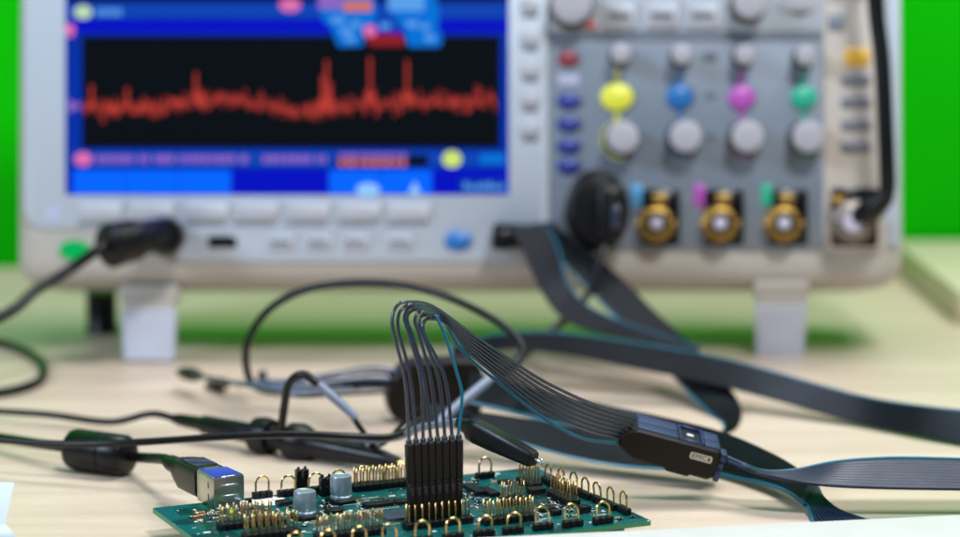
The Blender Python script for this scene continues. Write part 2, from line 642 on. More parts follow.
lay("channel_dot", ellipse(452, 159, 9.5, 8.5), 3, M['s_yel'])
lay("readout_mark", rect(480, 154, 505, 164), 3, M['s_box'])
# the trace
mbt = MB()
rw = random.Random(3)
px = 83.0
base = 0.0
prev = 106.0
spikes = {92: 84, 127: 86, 196: 72, 326: 59, 322: 74, 370: 57, 407: 59, 331: 82, 200: 86}
while px < 496:
    drift = 104 + 5.5 * math.sin((px - 60) * 0.030) * (1 if px < 320 else 0.55) + (2 if 150 < px < 320 else 0)
    if px > 450: drift -= 5 * (px - 450) / 46
    c_ = drift + rw.gauss(0, 2.8)
    hi, lo = c_ - abs(rw.gauss(2.2, 4.0)), c_ + abs(rw.gauss(2.2, 4.0))
    for sx, sy in spikes.items():
        if abs(px - sx) < 1.4: hi = min(hi, sy + rw.uniform(0, 3))
        elif abs(px - sx) < 5.0: hi = min(hi, (sy + 3 * drift) / 4 + rw.uniform(-4, 4))
    q = [sp(px - 0.48, lo, 1.9), sp(px + 0.48, lo, 1.9), sp(px + 0.48, hi, 1.9), sp(px - 0.48, hi, 1.9)]
    mbt.prism(q, 1.74, 1.9)
    px += 1.32
obj("waveform", mbt, M['s_red'], scr, MS, smooth=False)


def button(name, cx, cy, wd, hg, m, h=2.0, shape='rect', r=1.2, mark=None, base=1.0):
    if shape == 'rect':
        o = plate(name, rect(cx - wd / 2, cy - hg / 2, cx + wd / 2, cy + hg / 2), base - 0.2, base + h, m, scope, r, 0.5)
    else:
        o = plate(name, ellipse(cx, cy, wd / 2, hg / 2), base - 0.2, base + h, m, scope, 0, 0.5)
    if mark:
        for k in range(mark):
            ww = wd * 0.7 / mark
            x = cx - wd * 0.35 + (k + 0.5) * ww
            plate("key_mark", rect(x - ww * 0.38, cy - 2.3, x + ww * 0.38, cy + 2.3), base + h - 0.05, base + h + 0.12, M['ink'], o, 0, 0)
    return o


for x in (100, 152, 206, 256, 308, 359, 409):
    button("soft_key", x, 212, 43, 17, M['key'], 2.5)
    plate("key_rule", rect(x - 24, 224, x + 18, 226), 1.1, 1.35, M['groove'], scope, 0, 0)
for x in (281, 318, 356, 400):
    button("menu_key", x, 242, 27, 15, M['key'], 1.8, mark=4)
for y in (4, 37, 68, 98, 128):
    button("side_key", 530, y, 20, 15, M['key'], 1.8)
    plate("key_mark", rect(523, y + 10, 538, y + 14), 1.1, 1.3, M['ink'], scope, 0, 0)
button("print_key", 458, 241, 28, 19, M['c_blu'], 2.2, 'oval')
button("power_button", 74, 250, 31, 19, M['led'], 2.4, 'oval', base=0.2)
plate("brand_mark", ellipse(54, 213, 8, 7), 1.1, 1.35, M['c_lil'], scope, 0, 0)
plate("usb_port", rect(208, 236, 237, 248), 0.9, 1.5, M['blk_g'], scope, 1, 0.1)
button("run_key", 568, 58, 21, 17, M['c_red'], 2, 'oval')
plate("key_label", rect(558, 74, 579, 84), 0.9, 1.2, M['c_lil'], scope, 1, 0)
for y in (101, 124, 146, 166):
    button("menu_key", 568.5, y, 24, 16, M['c_navy'], 2, 'oval')
for x, mk in ((619, 4), (662, 4), (703, 4)):
    button("wave_key", x, 15, 33, 26, M['key'], 2.0, r=1.5)
    plate("key_mark", rect(x - 11, 13, x + 11, 19), 3.2, 3.36, M['ink'], scope, 0.5, 0)
    button("wave_key", x, -26, 33, 26, M['key'], 2.0, r=1.5)
button("wave_key", 798, -2, 34, 26, M['key'], 2.0, r=1.5)
plate("indicator", ellipse(591, 25, 6, 5), 1.1, 1.9, M['hub'], scope, 0, 0.2)
button("trigger_key", 857, 57, 25, 17, M['c_ora'], 2.0, base=1.2)
for y in (80, 102, 125, 147):
    button("trigger_key", 856, y, 29, 11, M['keyd'], 1.8, base=1.2)
button("trigger_key", 836, 22, 15, 16, M['panel_d'], 1.8, base=1.2)
for x in (835, 858):
    button("trigger_key", x, -8, 14, 14, M['key'], 1.8, base=1.2)


def knob(px, py, r0, h, side, capm, base=1.0):
    """knob whose cap centre shows at px, py in the photo"""
    u, v = sp(px, py, base + h)
    m = MS @ Matrix.Translation((u, v, base))
    mbk = MB()
    prof = [(r0 * 1.08, -0.1), (r0 * 1.10, 1.2), (r0, 2.2), (r0 * 0.96, h * 0.6), (r0 * 0.92, h - 1.0)]
    mbk.lathe(prof, seg=28)
    k = obj("knob", mbk, side, scope, m)
    mbc = MB()
    mbc.lathe([(r0 * 0.93, h - 1.05), (r0 * 0.93, h - 0.5), (r0 * 0.78, h), (r0 * 0.30, h + 0.05)], seg=28)
    obj("knob_cap", mbc, capm, k, m)
    return k


chan = [(621, 53, 617, 97, 623, 137, 'c_yel', 16.5, 14), (682, 54, 680, 96, 686, 136, 'c_blu', 13.5, 13), (745, 54, 742, 97, 748, 136, 'c_mag', 13.5, 12.5), (806, 55, 804, 97, 809, 136, 'c_gre', 13, 12)]
for sx, sy, bx, by, kx, ky, cm, bw, bh in chan:
    plate("channel_stripe", rect(bx - 2.0, 70, bx + 2.0, 126), 0.9, 1.15, M[cm], scope, 0, 0)
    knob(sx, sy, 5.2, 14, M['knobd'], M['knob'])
    button("channel_key", bx, by, bw * 2, bh * 2, M[cm], 2.2, 'oval')
    ub, vb = sp(kx - 2, ky + 3, 1.2)
    mbr = MB()
    ro, ri = 9.9, 8.8
    mbr.loft([[Vector((ub + rr * math.cos(2 * math.pi * k / 32), vb + rr * math.sin(2 * math.pi * k / 32), zz)) for k in range(8, 26)] for rr, zz in ((ri, 0.9), (ri, 1.2), (ro, 1.2), (ro, 0.9))], cap=False, closed=False)
    obj("channel_ring", mbr, M[cm], scope, MS)
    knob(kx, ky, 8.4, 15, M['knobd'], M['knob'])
for y in (57, 96, 138):
    plate("key_mark", rect(703, y - 4, 717, y + 4), 0.9, 1.2, M['panel_d'] if y != 57 else M['ink'], scope, 0.6, 0)
    plate("key_mark", rect(705, y - 2.5, 715, y + 2.5), 1.15, 1.3, M['ink'], scope, 0.4, 0)
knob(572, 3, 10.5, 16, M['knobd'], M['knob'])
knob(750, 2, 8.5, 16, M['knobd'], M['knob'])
plate("knob_mark", ellipse(800, 8, 12, 8), 1.1, 1.4, M['knobd'], scope, 0, 0.1)

# input connectors
plate("input_strip", rect(550, 184, 823, 187), 0.9, 1.2, M['groove'], scope, 0.5, 0)


def bnc(px, py, metal, r0=9.2):
    u, v = sp(px, py, 14)
    m = MS @ Matrix.Translation((u, v, 0.8))
    mbb = MB()
    mbb.lathe([(r0, -0.4), (r0, 2.5), (r0 * 0.86, 2.6), (r0 * 0.86, 12.5), (r0 * 0.78, 13), (r0 * 0.62, 13), (r0 * 0.62, 7)], seg=28)
    mbb.tube([Vector((-r0 * 1.04, 0, 8)), Vector((r0 * 1.04, 0, 8))], 1.2, 10)
    k = obj("input_connector", mbb, metal, scope, m)
    mbb = MB()
    mbb.lathe([(r0 * 0.34, 6.9), (r0 * 0.34, 11.5), (r0 * 0.25, 12), (0.5, 12)], seg=20)
    mbi = MB()
    mbi.lathe([(r0 * 0.615, 6.8), (r0 * 0.615, 10.4), (r0 * 0.3, 10.4)], seg=24)
    obj("insulator", mbi, M['blk'], k, m)
    obj("centre_contact", mbb, M['lilac'], k, m)
    mbb = MB()
    mbb.box((1.5, r0 * 1.32, 5), (7.0, 4.5, 9), bevel=0.6)
    mbb.box((3.5, r0 * 1.0, 6), (3.0, 7, 3), bevel=0.4)
    obj("contact_spring", mbb, metal, k, m)


plate("connector_recess", rect(641, 190, 680, 246), 0.9, 1.3, M['blk_g'], scope, 2, 0.1)
plate("connector_recess", rect(704, 190, 744, 246), 0.9, 1.3, M['blk_g'], scope, 2, 0.1)
plate("connector_recess", rect(768, 190, 808, 246), 0.9, 1.3, M['blk_g'], scope, 2, 0.1)
plate("connector_recess", rect(831, 188, 878, 247), 1.2, 1.6, M['blk_g'], scope, 2, 0.1)
plate("connector_recess", rect(574, 190, 612, 246), 0.9, 1.3, M['blk_g'], scope, 2, 0.1)
for x in (657, 721, 785):
    bnc(x, 223, M['brass'])
bnc(594, 223, M['brass'])
for x, cm in ((637, 'c_sky'), (700, 'c_mag'), (767, 'c_gre')):
    plate("channel_tag", rect(x - 6, 184, x + 5, 207), 1.0, 1.5, M[cm], scope, 0.5, 0.1)

# front tilt feet and rear feet
for x0, x1, yt, yb in ((122, 178, 281, 362), (755, 808, 276, 355)):
    Ya = SO.y + 3
    pa, pb = PY((x0 + x1) / 2, yt + 4, Ya), PZ((x0 + x1) / 2, yb - 1, 0.2)
    wd = (x1 - x0) / 2.03
    dv = (pb - pa)
    mf = frame(Vector((1, 0, 0)), dv.normalized(), Vector((1, 0, 0)).cross(dv.normalized()), pa)
    L_ = dv.length
    mbf = MB()
    mbf.prism(rounded([(-wd / 2, 11.5), (wd / 2, 11.5), (wd / 2 - 1.2, L_), (-wd / 2 + 1.2, L_)], 1.5), 0, -5.5, bevel=0.8)
    ft = obj("tilt_foot", mbf, M['foot'], scope, mf)
    mbf = MB()
    mbf.box((0, 4.5, 1.0), (wd + 1.5, 9.5, 9), bevel=1.6, seg=3)
    mbf.box((0, 10.5, -3.0), (wd - 3, 5, 4), bevel=0.5)
    obj("foot_hinge", mbf, M['shell'], ft, mf)
for x in (102, 781):
    p = PY(x, 325, 1262)
    mbf = MB()
    mbf.lathe([(9, 0.3), (9, 2), (8.2, 3), (8.2, 22)], Matrix.Translation((p.x, p.y, 0)), 24)
    obj("rear_foot", mbf, M['blk'], scope)

# ================================================================== CIRCUIT BOARD
ZT = 10.0
Lc, Rc, Bc = PZ(152, 508, ZT), PZ(652, 521, ZT), PZ(535, 467, ZT)
Mc = (Lc + Rc) / 2
Bc = Mc + (Bc - Mc).normalized() * ((Rc - Lc).length / 2)
E1, E2 = (Bc - Lc), (Rc - Bc)
len1, len2 = E1.length, E2.length
E1.normalize(); E2.normalize()
EZ = Vector((0, 0, 1))
EB = -E2                                    # points away from the camera
MBD = frame(E1, EB, EZ, Lc)                 # board frame: x along the rear edge, y away, z up


def bp(px, py, h=0.0):
    return PZ(px, py, ZT + h)


def bframe(p, rot=0.0):
    m = frame(E1, EB, EZ, p)
    return m @ Matrix.Rotation(rot, 4, 'Z')


pcb = empty("circuit_board", (Mc.x, Mc.y, 0), "green circuit board with gold header pins and wire loops in the foreground", "circuit board")
mb = MB()
poly = rounded([(0, -len2), (len1, -len2), (len1, 0), (0, 0)], 1.2)
mb.prism(poly, -1.6, -0.05)
obj("laminate", mb, M['laminate'], pcb, MBD)
mb = MB()
mb.prism(rounded([(0.15, -len2 + 0.15), (len1 - 0.15, -len2 + 0.15), (len1 - 0.15, -0.15), (0.15, -0.15)], 1.2), -0.05, 0.0)
obj("solder_mask", mb, M['mask'], pcb, MBD)
for x, y in ((15, -12), (len1 - 12, -10), (15, -len2 + 10), (len1 - 12, -len2 + 7)):
    mb = MB()
    mb.lathe([(4.5, -9.9), (4.8, -9), (4.2, -1.62)], Matrix.Translation((x, y, 0)), 20)
    obj("rubber_foot", mb, M['blk'], pcb, MBD)

# ---- pin headers
PITCH_ = 2.54
mb = MB()
mb.box((0, 0, 4.35), (0.62, 0.62, 8.7), bevel=0.14, seg=1)
PIN = mesh_of("pin", mb, M['gold'])


def header(p, n, rows, axis='a', loose=False, pinh=1.0):
    """pin header: p = centre of the first pin of the near row on the board"""
    m = bframe(p, 0.0 if axis == 'a' else -R(90))
    mb = MB()
    for i in range(n):
        for j in range(rows):
            mb.box((i * PITCH_, j * PITCH_, 1.25), (2.50, 2.52, 2.5), bevel=0.28, seg=1)
    hd = obj("pin_header", mb, M['chip'], pcb, m)
    rng = random.Random(n * 31 + rows + int(p.x))
    if loose:
        mb = MB()
        for i in range(n):
            for j in range(rows):
                mm = Matrix.Translation((i * PITCH_, j * PITCH_, 0)) @ Matrix.Rotation(rng.uniform(-.02, .02), 4, 'X')
                mb.box((0, 0, 4.35 * pinh), (0.62, 0.62, 8.7 * pinh), mm, bevel=0.14, seg=1)
        o = obj("pins", mb, M['gold'], hd, m)
        tag(o, kind="stuff")
        return hd
    for j in range(rows):
        for i in range(n):
            mm = m @ Matrix.Translation((i * PITCH_, j * PITCH_, rng.uniform(-0.25, 0.15))) @ Matrix.Rotation(rng.gauss(0, .016), 4, 'Y') @ Matrix.Rotation(rng.gauss(0, .016), 4, 'X') @ Matrix.Rotation(rng.uniform(-.4, .4), 4, 'Z')
            inst("pin", PIN, mm, hd)
    return hd


HEAD = [((223, 530.5), 8, 2, 'a', False), ((248, 541), 8, 2, 'a', False), ((320, 541.5), 10, 2, 'a', False),
        ((409, 530), 10, 2, 'a', False), ((487, 525.5), 8, 2, 'a', False), ((505, 506), 4, 2, 'a', False),
        ((551, 497), 7, 2, 'e', False), ((520, 483.5), 5, 2, 'e', True), ((357, 491.5), 17, 2, 'a', True)]
HP = []
for q, n_, rws, ax, ls in HEAD:
    p = bp(*q)
    HP.append(p)
    header(p, n_, rws, ax, ls)

# ---- wire loop test points
mb = MB()
for i in (-1, 0, 1):
    mb.box((i * 2.54, 0, 1.25), (2.46, 2.5, 2.5), bevel=0.25, seg=1)
LOOPBASE = mesh_of("test_loop", mb, M['chip'])
mb = MB()
arc = [Vector((-2.54, 0, 0.2)), Vector((-2.54, 0, 2.5)), Vector((-2.54, 0, 5.4))]
arc += [Vector((-2.54 * math.cos(a * math.pi / 12), 0, 5.4 + 2.54 * math.sin(a * math.pi / 12))) for a in range(1, 12)]
arc += [Vector((2.54, 0, 5.4)), Vector((2.54, 0, 2.5)), Vector((2.54, 0, 0.2))]
mb.tube(arc, 0.42, 8)
LOOPWIRE = mesh_of("wire_loop", mb, M['gold'])


def test_loop(px, ytop, ang, rng=random.Random(5)):
    p = bp(px, ytop, 8.36)
    p.z = ZT
    m = bframe(p, ang + rng.uniform(-0.05, 0.05))
    k = inst("test_loop", LOOPBASE, m, pcb)
    inst("wire_loop", LOOPWIRE, m @ Matrix.Translation((0, 0, rng.uniform(-0.3, 0.1))) @ Matrix.Rotation(rng.gauss(0, .08), 4, 'X') @ Matrix.Rotation(rng.gauss(0, .03), 4, 'Y'), k)


for x, y in ((296, 531), (327, 529), (359, 525.5), (390, 523), (421.5, 519.5), (453, 516.3), (484, 513), (513, 510), (543, 506.5), (572.7, 503.5), (603, 500.5)):
    test_loop(x, y, 0)
for x, y in ((547.7, 462.6), (560.5, 466.8), (573, 471), (585.6, 476), (599, 481), (611, 486), (624, 490.5)):
    test_loop(x, y, -R(90))
for x, y in ((262, 475.8), (287, 474), (314, 471), (340, 469), (363, 466), (390, 465.5), (485, 457)):
    test_loop(x, y, 0)

# two black jumper blocks on the rear edge
for x, y in ((302, 488), (326, 496)):
    mb = MB()
    for i in (-1, 1):
        mb.box((i * 1.35, 0, 3.6), (2.2, 2.5, 7.2), bevel=0.3, seg=1)
        mb.box((i * 1.35, 0, 7.6), (0.9, 0.9, 1.2), bevel=0.2, seg=1)
    mb.box((0, 0, 2.0), (5.2, 2.3, 4.0), bevel=0.3, seg=1)
    obj("jumper_block", mb, M['blk'], pcb, bframe(bp(x, y)))

# ---- capacitors
for x, y in ((305, 517), (341, 501)):
    p = bp(x, y + 1.5)
    m = bframe(p, R(12))
    mb = MB()
    mb.lathe([(3.7, 1.4), (3.95, 1.9), (3.95, 2.6), (3.5, 3.0), (3.5, 3.3), (3.95, 3.9), (3.95, 9.4), (3.7, 10.0), (3.0, 10.15), (2.8, 10.02), (0.2, 10.02)], seg=36)
    cp = obj("capacitor", mb, M['alu'], pcb, m)
    mb = MB()
    mb.prism(rounded(rrect(0, 0, 8.6, 8.6), [1.6, 1.6, 0.3, 0.3]), 0, 1.5, bevel=0.2)
    obj("capacitor_base", mb, M['blk'], cp, m)
    mb = MB()
    seg_ = [(2.9 * math.cos(a), 2.9 * math.sin(a)) for a in [R(100 + 16 * k) for k in range(11)]]
    mb.prism(seg_, 10.03, 10.07)
    obj("polarity_mark", mb, M['keyd'], cp, m)

# ---- square data socket at the rear left
jp = bp(229.5, 507.5)
mj = bframe(jp, R(4))
mb = MB()
mb.box((0, 8.0, 5.6), (12.0, 16.0, 11.2), bevel=0.5, seg=2)
jk = obj("data_socket", mb, M['steel'], pcb, mj)
mb = MB()
mb.box((0, 8.0, 11.28), (11.4, 15.4, 0.3), bevel=0.1, seg=1)
obj("shield_top", mb, M['shine'], jk, mj @ Matrix.Translation((0, 8, 11.3)) @ Matrix.Rotation(R(-0.9), 4, 'X') @ Matrix.Translation((0, -8, -11.3)))
for z in (4.3, 8.2):
    mb = MB()
    mb.box((0.4, -0.06, z), (6.6, 0.25, 0.8), bevel=0.12, seg=1)
    obj("socket_rib", mb, M['slot'], jk, mj)
for y, z in ((5.0, 3.5), (5.0, 7.8)):
    mb = MB()
    mb.box((-6.02, y, z), (0.12, 1.0, 2.2), bevel=0.05, seg=1)
    obj("shield_slot", mb, M['blk'], jk, mj)

# ---- chips
def chip(px, py, wx, wy, h=1.2, rot=0.0, m='chip', legs=0, four=False):
    mm = bframe(bp(px, py), rot)
    mb = MB()
    mb.box((0, 0, h / 2 + 0.12), (wx, wy, h), bevel=0.15, seg=1)
    k = obj("chip", mb, M[m], pcb, mm)
    mb = MB()
    def row(n, length, other, swap):
        for i in range(n):
            t = -length / 2 + (i + 0.5) * length / n
            for s in (-1, 1):
                c = (t, s * (other / 2 + 0.45), 0.22)
                d = (length / n * 0.5, 1.0, 0.3)
                if swap:
                    c, d = (c[1], c[0], c[2]), (d[1], d[0], d[2])
                mb.box(c, d)
    if legs:
        row(legs, wx, wy, False)
        if four:
            row(legs, wy, wx, True)
        obj("chip_legs", mb, M['tin'], k, mm)
    else:
        mb.bm.free()


chip(396, 518, 10.5, 10.5, 1.3, 0, 'chipb', 22, True)
chip(378, 506.5, 10.5, 4.6, 1.4, 0, 'chip', 8)
chip(404, 503.8, 7, 4.2, 1.4, 0, 'chip', 6)
chip(335, 512.5, 6.2, 5.2, 1.3, 0, 'chip', 5)
chip(475, 492, 4.2, 12, 1.6, 0, 'chip', 0)
chip(489, 494, 4.2, 11, 1.6, 0, 'chip', 0)
chip(284, 505, 5.2, 4.4, 1.6, R(8), 'chip', 4)
chip(547, 511, 5, 4.5, 1.6, 0, 'chip', 4)
chip(556, 515, 3.6, 2.8, 1.8, 0, 'chip', 0)
chip(584, 513, 4.2, 3.6, 2.6, 0, 'chip', 2)
chip(536, 494, 6, 5, 2.2, 0, 'chip', 4)
chip(247, 504, 3.2, 2.2, 1.8, 0, 'chip', 0)
chip(280, 523, 3.0, 5.0, 1.6, 0, 'chip', 4)
chip(447, 497, 6, 6, 1.2, 0, 'chip', 6, True)
chip(505, 484, 4.5, 4.5, 1.2, 0, 'chip', 5, True)

# ---- small surface-mount parts
SMDS = []
for bodym in ('chip', 'smd_t', 'smd_r', 'alu'):
    mb = MB()
    mb.box((0, 0, 0.32), (1.15, 0.95, 0.6), bevel=0.05, seg=1)
    mb.mi = 1
    for s in (-1, 1):
        mb.box((s * 0.78, 0, 0.32), (0.45, 1.0, 0.66), bevel=0.05, seg=1)
    SMDS.append(mesh_of("surface_part", mb, [M[bodym], M['tin']]))
rs = random.Random(21)
spots = []
for cx, cy, sx, sy, k in ((208, 519, 12, 6, 10), (287, 512, 10, 3, 6), (258, 512, 10, 3, 5), (320, 506, 10, 3, 5), (356, 503, 10, 4, 6), (375, 513, 18, 2, 5),
                          (480, 505, 10, 4, 6), (500, 497, 8, 4, 6), (455, 487, 14, 4, 6), (545, 505, 16, 5, 9), (570, 513, 12, 4, 7), (525, 519, 20, 3, 5),
                          (430, 490, 20, 4, 5), (600, 510, 8, 4, 4), (200, 516, 14, 5, 8), (562, 507, 14, 5, 8), (470, 500, 14, 6, 8), (300, 508, 12, 3, 6), (365, 512, 14, 4, 6), (515, 498, 16, 5, 7), (420, 484, 20, 3, 6), (480, 483, 16, 4, 6), (625, 517, 8, 3, 3), (310, 526, 6, 3, 4), (240, 512, 10, 3, 4)):
    for _ in range(k):
        spots.append((cx + rs.uniform(-sx, sx), cy + rs.uniform(-sy, sy)))
for x, y in spots:
    me = rs.choice([SMDS[0], SMDS[0], SMDS[0], SMDS[1], SMDS[1], SMDS[3]] + ([SMDS[2]] if x < 260 else []))
    inst("surface_part", me, bframe(bp(x, y), rs.choice((0, R(90)))) @ Matrix.Translation((0, 0, 0.02)), pcb)
mb = MB()
mb.lathe([(1.2, 0.02), (1.2, 2.2), (0.9, 2.4), (0.1, 2.4)], None, 16)
obj("blue_trimmer", mb, M['alu'], pcb, bframe(bp(243, 507)))
# solder pads and printed marks (surface pattern)
mb = MB()
for hi in range(9):
    pass
for x, y in [(rs.uniform(190, 640), rs.uniform(470, 536)) for _ in range(1500)]:
    p = bp(x, y)
    l = MBD.inverted() @ p
    if not (2 < l.x < len1 - 2 and -len2 + 2 < l.y < -2):
        continue
    if rs.random() < 0.6:
        mb.box((l.x, l.y, 0.03), (rs.uniform(0.5, 0.9), rs.uniform(0.5, 0.9), 0.05))
    else:
        d = rs.choice((0, 1))
        for k in range(rs.randint(2, 6)):
            mb.box((l.x + (k * 0.9 if d else 0), l.y + (0 if d else k * 0.9), 0.03), (0.5, 0.5, 0.05))
obj("solder_pads", mb, M['tin'], pcb, MBD)
mb = MB()
l = MBD.inverted() @ bp(268, 501)
mb.prism(ellipse(l.x, l.y, 6.9, 6.9, 40), 0.005, 0.05)
for x, y, wx, wy in ((325, 528, 9, 0.5), (324, 526.5, 7, 0.5), (327, 530, 8, 0.5), (560, 506, 0.6, 8), (566, 505, 0.6, 7), (600, 515, 5, 0.4), (545, 519, 5, 0.4), (440, 492, 6, .4), (370, 498, 7, .4), (215, 512, 4, .4)):
    l = MBD.inverted() @ bp(x, y)
    mb.box((l.x, l.y, 0.03), (wx, wy, 0.05))
for x, y, a, b in ((396, 518, 14.5, 14.5), (378, 506.5, 13, 8), (335, 512.5, 8.4, 8), (305, 518, 10.5, 10.5), (341, 502, 10.5, 10.5), (482, 493, 13, 15), (547, 511, 8, 7), (229.5, 501, 14.5, 19)):
    l = MBD.inverted() @ bp(x, y)
    for dx, dy, wx, wy in ((0, a and b / 2, a, 0.22), (0, -b / 2, a, 0.22), (a / 2, 0, 0.22, b), (-a / 2, 0, 0.22, b)):
        if l.x + dx - wx / 2 > 1 and l.x + dx + wx / 2 < len1 - 1 and l.y + dy + wy / 2 < -1:
            mb.box((l.x + dx, l.y + dy, 0.026), (wx, wy, 0.05))
for _ in range(110):
    l = Vector((rs.uniform(4, len1 - 4), rs.uniform(-len2 + 4, -4)))
    mb.box((l.x, l.y, 0.028), (rs.choice((0.25, 1.6, 2.4)), rs.choice((0.25, 1.3)), 0.05))
obj("silkscreen", mb, M['silk'], pcb, MBD)
mb = MB()
for x, y in ((227, 505.5), (231, 513)):
    l = MBD.inverted() @ bp(x, y)
    mb.box((l.x, l.y, 0.6), (1.2, 1.0, 1.1), bevel=0.2)
obj("status_lamp", mb, glow("lime_lamp", (0.35, 0.75, 0.02)), pcb, MBD)

# ================================================================== LOGIC PROBE IN FOCUS
probe = empty("logic_probe", PZ(670, 482, 0), "sharp black logic probe pod with a small cream label, wired to the circuit board", "logic probe", "logic probe pods")
# eight connector housings standing on the rear row of the header at the photo's centre
hb = HP[3] + EB * PITCH_
for i in range(8):
    p = hb + E1 * (PITCH_ * (i + 0.9))
    lean = (i - 3.5) * 0.006 - 0.01
    m = bframe(p + Vector((0, 0, 2.6))) @ Matrix.Rotation(lean, 4, 'Y') @ Matrix.Rotation(-0.02, 4, 'X')
    mb = MB()
    mb.box((0, 0, 6.6), (2.42, 2.5, 13.2), bevel=0.22, seg=1)
    mb.box((0, 0, 20.1), (2.50, 2.6, 13.6), bevel=0.22, seg=1)
    mb.box((0, 0, 13.2), (2.1, 2.2, 1.4))
    hs = obj("connector_housing", mb, M['blk_w'], probe, m)
    mb = MB()
    mb.box((0, -1.26, 10.2), (1.2, 0.25, 3.0), bevel=0.1, seg=1)
    obj("housing_window", mb, M['blk_g'], hs, m)
    mb = MB()
    mb.lathe([(1.15, 26.8), (1.15, 28.2), (0.9, 28.6)], None, 12)
    obj("housing_collar", mb, M['wire'], hs, m)

HT = []
for i in range(8):
    p = hb + E1 * (PITCH_ * (i + 0.9))
    lean = (i - 3.5) * 0.006 - 0.01
    m = bframe(p + Vector((0, 0, 2.6))) @ Matrix.Rotation(lean, 4, 'Y') @ Matrix.Rotation(-0.02, 4, 'X')
    HT.append((m @ Vector((0, 0, 27.0)), m @ Vector((0, 0, 30.0))))

PODY = 884.0
left = [  # photo positions of each wire on its way up and over
    [(405, 380), (394, 335), (392.5, 317), (397.5, 305.5), (407, 302)],
    [(410, 376), (399, 333), (398.5, 316), (403.5, 308), (413, 304.5)],
    [(421, 380), (409, 335), (404.5, 319), (408, 309), (417, 307.5)],
    [(424.5, 380), (413, 338), (407, 320), (411, 311.5), (420, 310)],
    [(431, 380), (420, 338), (415, 322), (418, 313.5), (426, 313)],
    [(439, 380), (428, 348), (419.5, 326), (421, 317), (429, 316)],
    [(446, 382), (435, 355), (424, 334), (424, 322), (432, 319)],
    [(462, 396), (456, 370), (446, 338), (438, 320), (436, 316)],
]
right = [[(432 + 2.6 * i, 306 + 3.2 * i), (470, 333 + 3.3 * i), (505, 356.5 + 4.3 * i), (545, 382 + 5.0 * i), (590, 403 + 4.6 * i), (628 - 2.1 * i, 415 + 3.5 * i)] for i in range(7)]
right.append([(444, 322), (465, 354), (503, 386), (548, 421), (583, 438.5), (614, 443)])
for i in range(8):
    pts = [HT[i][0], HT[i][1]]
    y0 = HT[i][1].y
    for k, (x, y) in enumerate(left[i]):
        pts.append(PY(x, y, y0 + 1.5 * (k + 1) + i * 0.3))
    y1 = y0 + 10 + i * 0.3
    for k, (x, y) in enumerate(right[i]):
        f = (k + 1) / 6.0
        pts.append(PY(x, y, y1 + (PODY + 2 - (7 - i) * 0.6 - y1) * f))
    pts.append(pts[-1] + (pts[-1] - pts[-2]).normalized() * 5)
    mb = MB()
    mb.tube(spline(pts, 7), 0.62 if i < 7 else 0.60, 10)
    obj("wire", mb, M['teal'] if i == 7 else M['wire'], probe)

# pod body
pa = (PY(721, 449.5, PODY) - PY(633, 426, PODY)).normalized()
pn = Vector((0, -math.cos(R(6)), -math.sin(R(6))))      # front face tipped a little downwards
pn = (pn - pa * pn.dot(pa)).normalized()
pu = pn.cross(pa).normalized()
if pu.z < 0: pu = -pu
pc = PY(673, 455.5, PODY)
MP = frame(pa, pu, pn, pc)
D0 = 19.0                                                # depth of the pod behind its front face
k_ = PODY / FPX
out = [(-15.5, 6.3), (-19.6, 4.2), (-21.6, 0.8), (-20.2, -2.6), (-15.0, -5.6), (-1.5, -6.0), (-0.8, -6.9), (7.6, -6.9), (8.3, -6.0), (15.2, -6.1), (17.4, -4.4), (17.8, 5.2), (16.6, 6.3)]
out = out[::-1]
area2 = sum(out[i][0] * out[(i + 1) % len(out)][1] - out[(i + 1) % len(out)][0] * out[i][1] for i in range(len(out)))
if area2 < 0: out = out[::-1]
mb = MB()
mb.prism(rounded(out, 0.9, 4), -D0, 0.0, bevel=0.9)
obj("pod_body", mb, M['blk_w'], probe, MP)
# cover halves on the upper face with a seam between them
for z0, z1 in ((-8.9, -1.0), (-18.4, -9.6)):
    for x0, x1 in ((-15.6, 0.4), (10.6, 16.6)):
        mb = MB()
        mb.box(((x0 + x1) / 2, 6.5, (z0 + z1) / 2), (x1 - x0, 1.1, z1 - z0), bevel=0.4, seg=2)
        obj("pod_cover", mb, M['cover'], probe, MP)
mb = MB()
for c, s in (((5.5, 6.7, -1.2), (9.6, 1.4, 0.9)), ((5.5, 6.7, -17.6), (9.6, 1.4, 0.9)), ((1.1, 6.7, -9.4), (0.9, 1.4, 16.4)), ((9.9, 6.7, -9.4), (0.9, 1.4, 16.4))):
    mb.box(c, s, bevel=0.3, seg=1)
wn = obj("socket_rim", mb, M['cover'], probe, MP)
mb = MB()
mb.box((5.5, 6.15, -9.4), (8.4, 0.5, 15.6))
obj("socket_floor", mb, M['blk_g'], wn, MP)
mb = MB()
mb.box((5.4, 6.55, -9.6), (2.6, 0.5, 1.6), bevel=0.2)
obj("socket_contact", mb, M['silk'], wn, MP)
# right-hand strain relief blocks
mb = MB()
mb.box((18.9, 3.2, -6.0), (2.6, 3.2, 7.5), bevel=0.4)
mb.box((18.9, -0.3, -6.0), (2.2, 3.0, 6.5), bevel=0.4)
mb.box((18.4, -4.0, -4.5), (2.2, 4.2, 7.0), bevel=0.4)
obj("strain_relief", mb, M['cover'], probe, MP)
# cream label with its characters
l = MP.inverted() @ (PY(701, 457.6, PODY))
mb = MB()
mb.prism(rounded(rrect(l.x, l.y, 8.6, 2.7), 0.8), -0.1, 0.12, bevel=0.05)
lb = obj("pod_label", mb, M['tagc'], probe, MP)


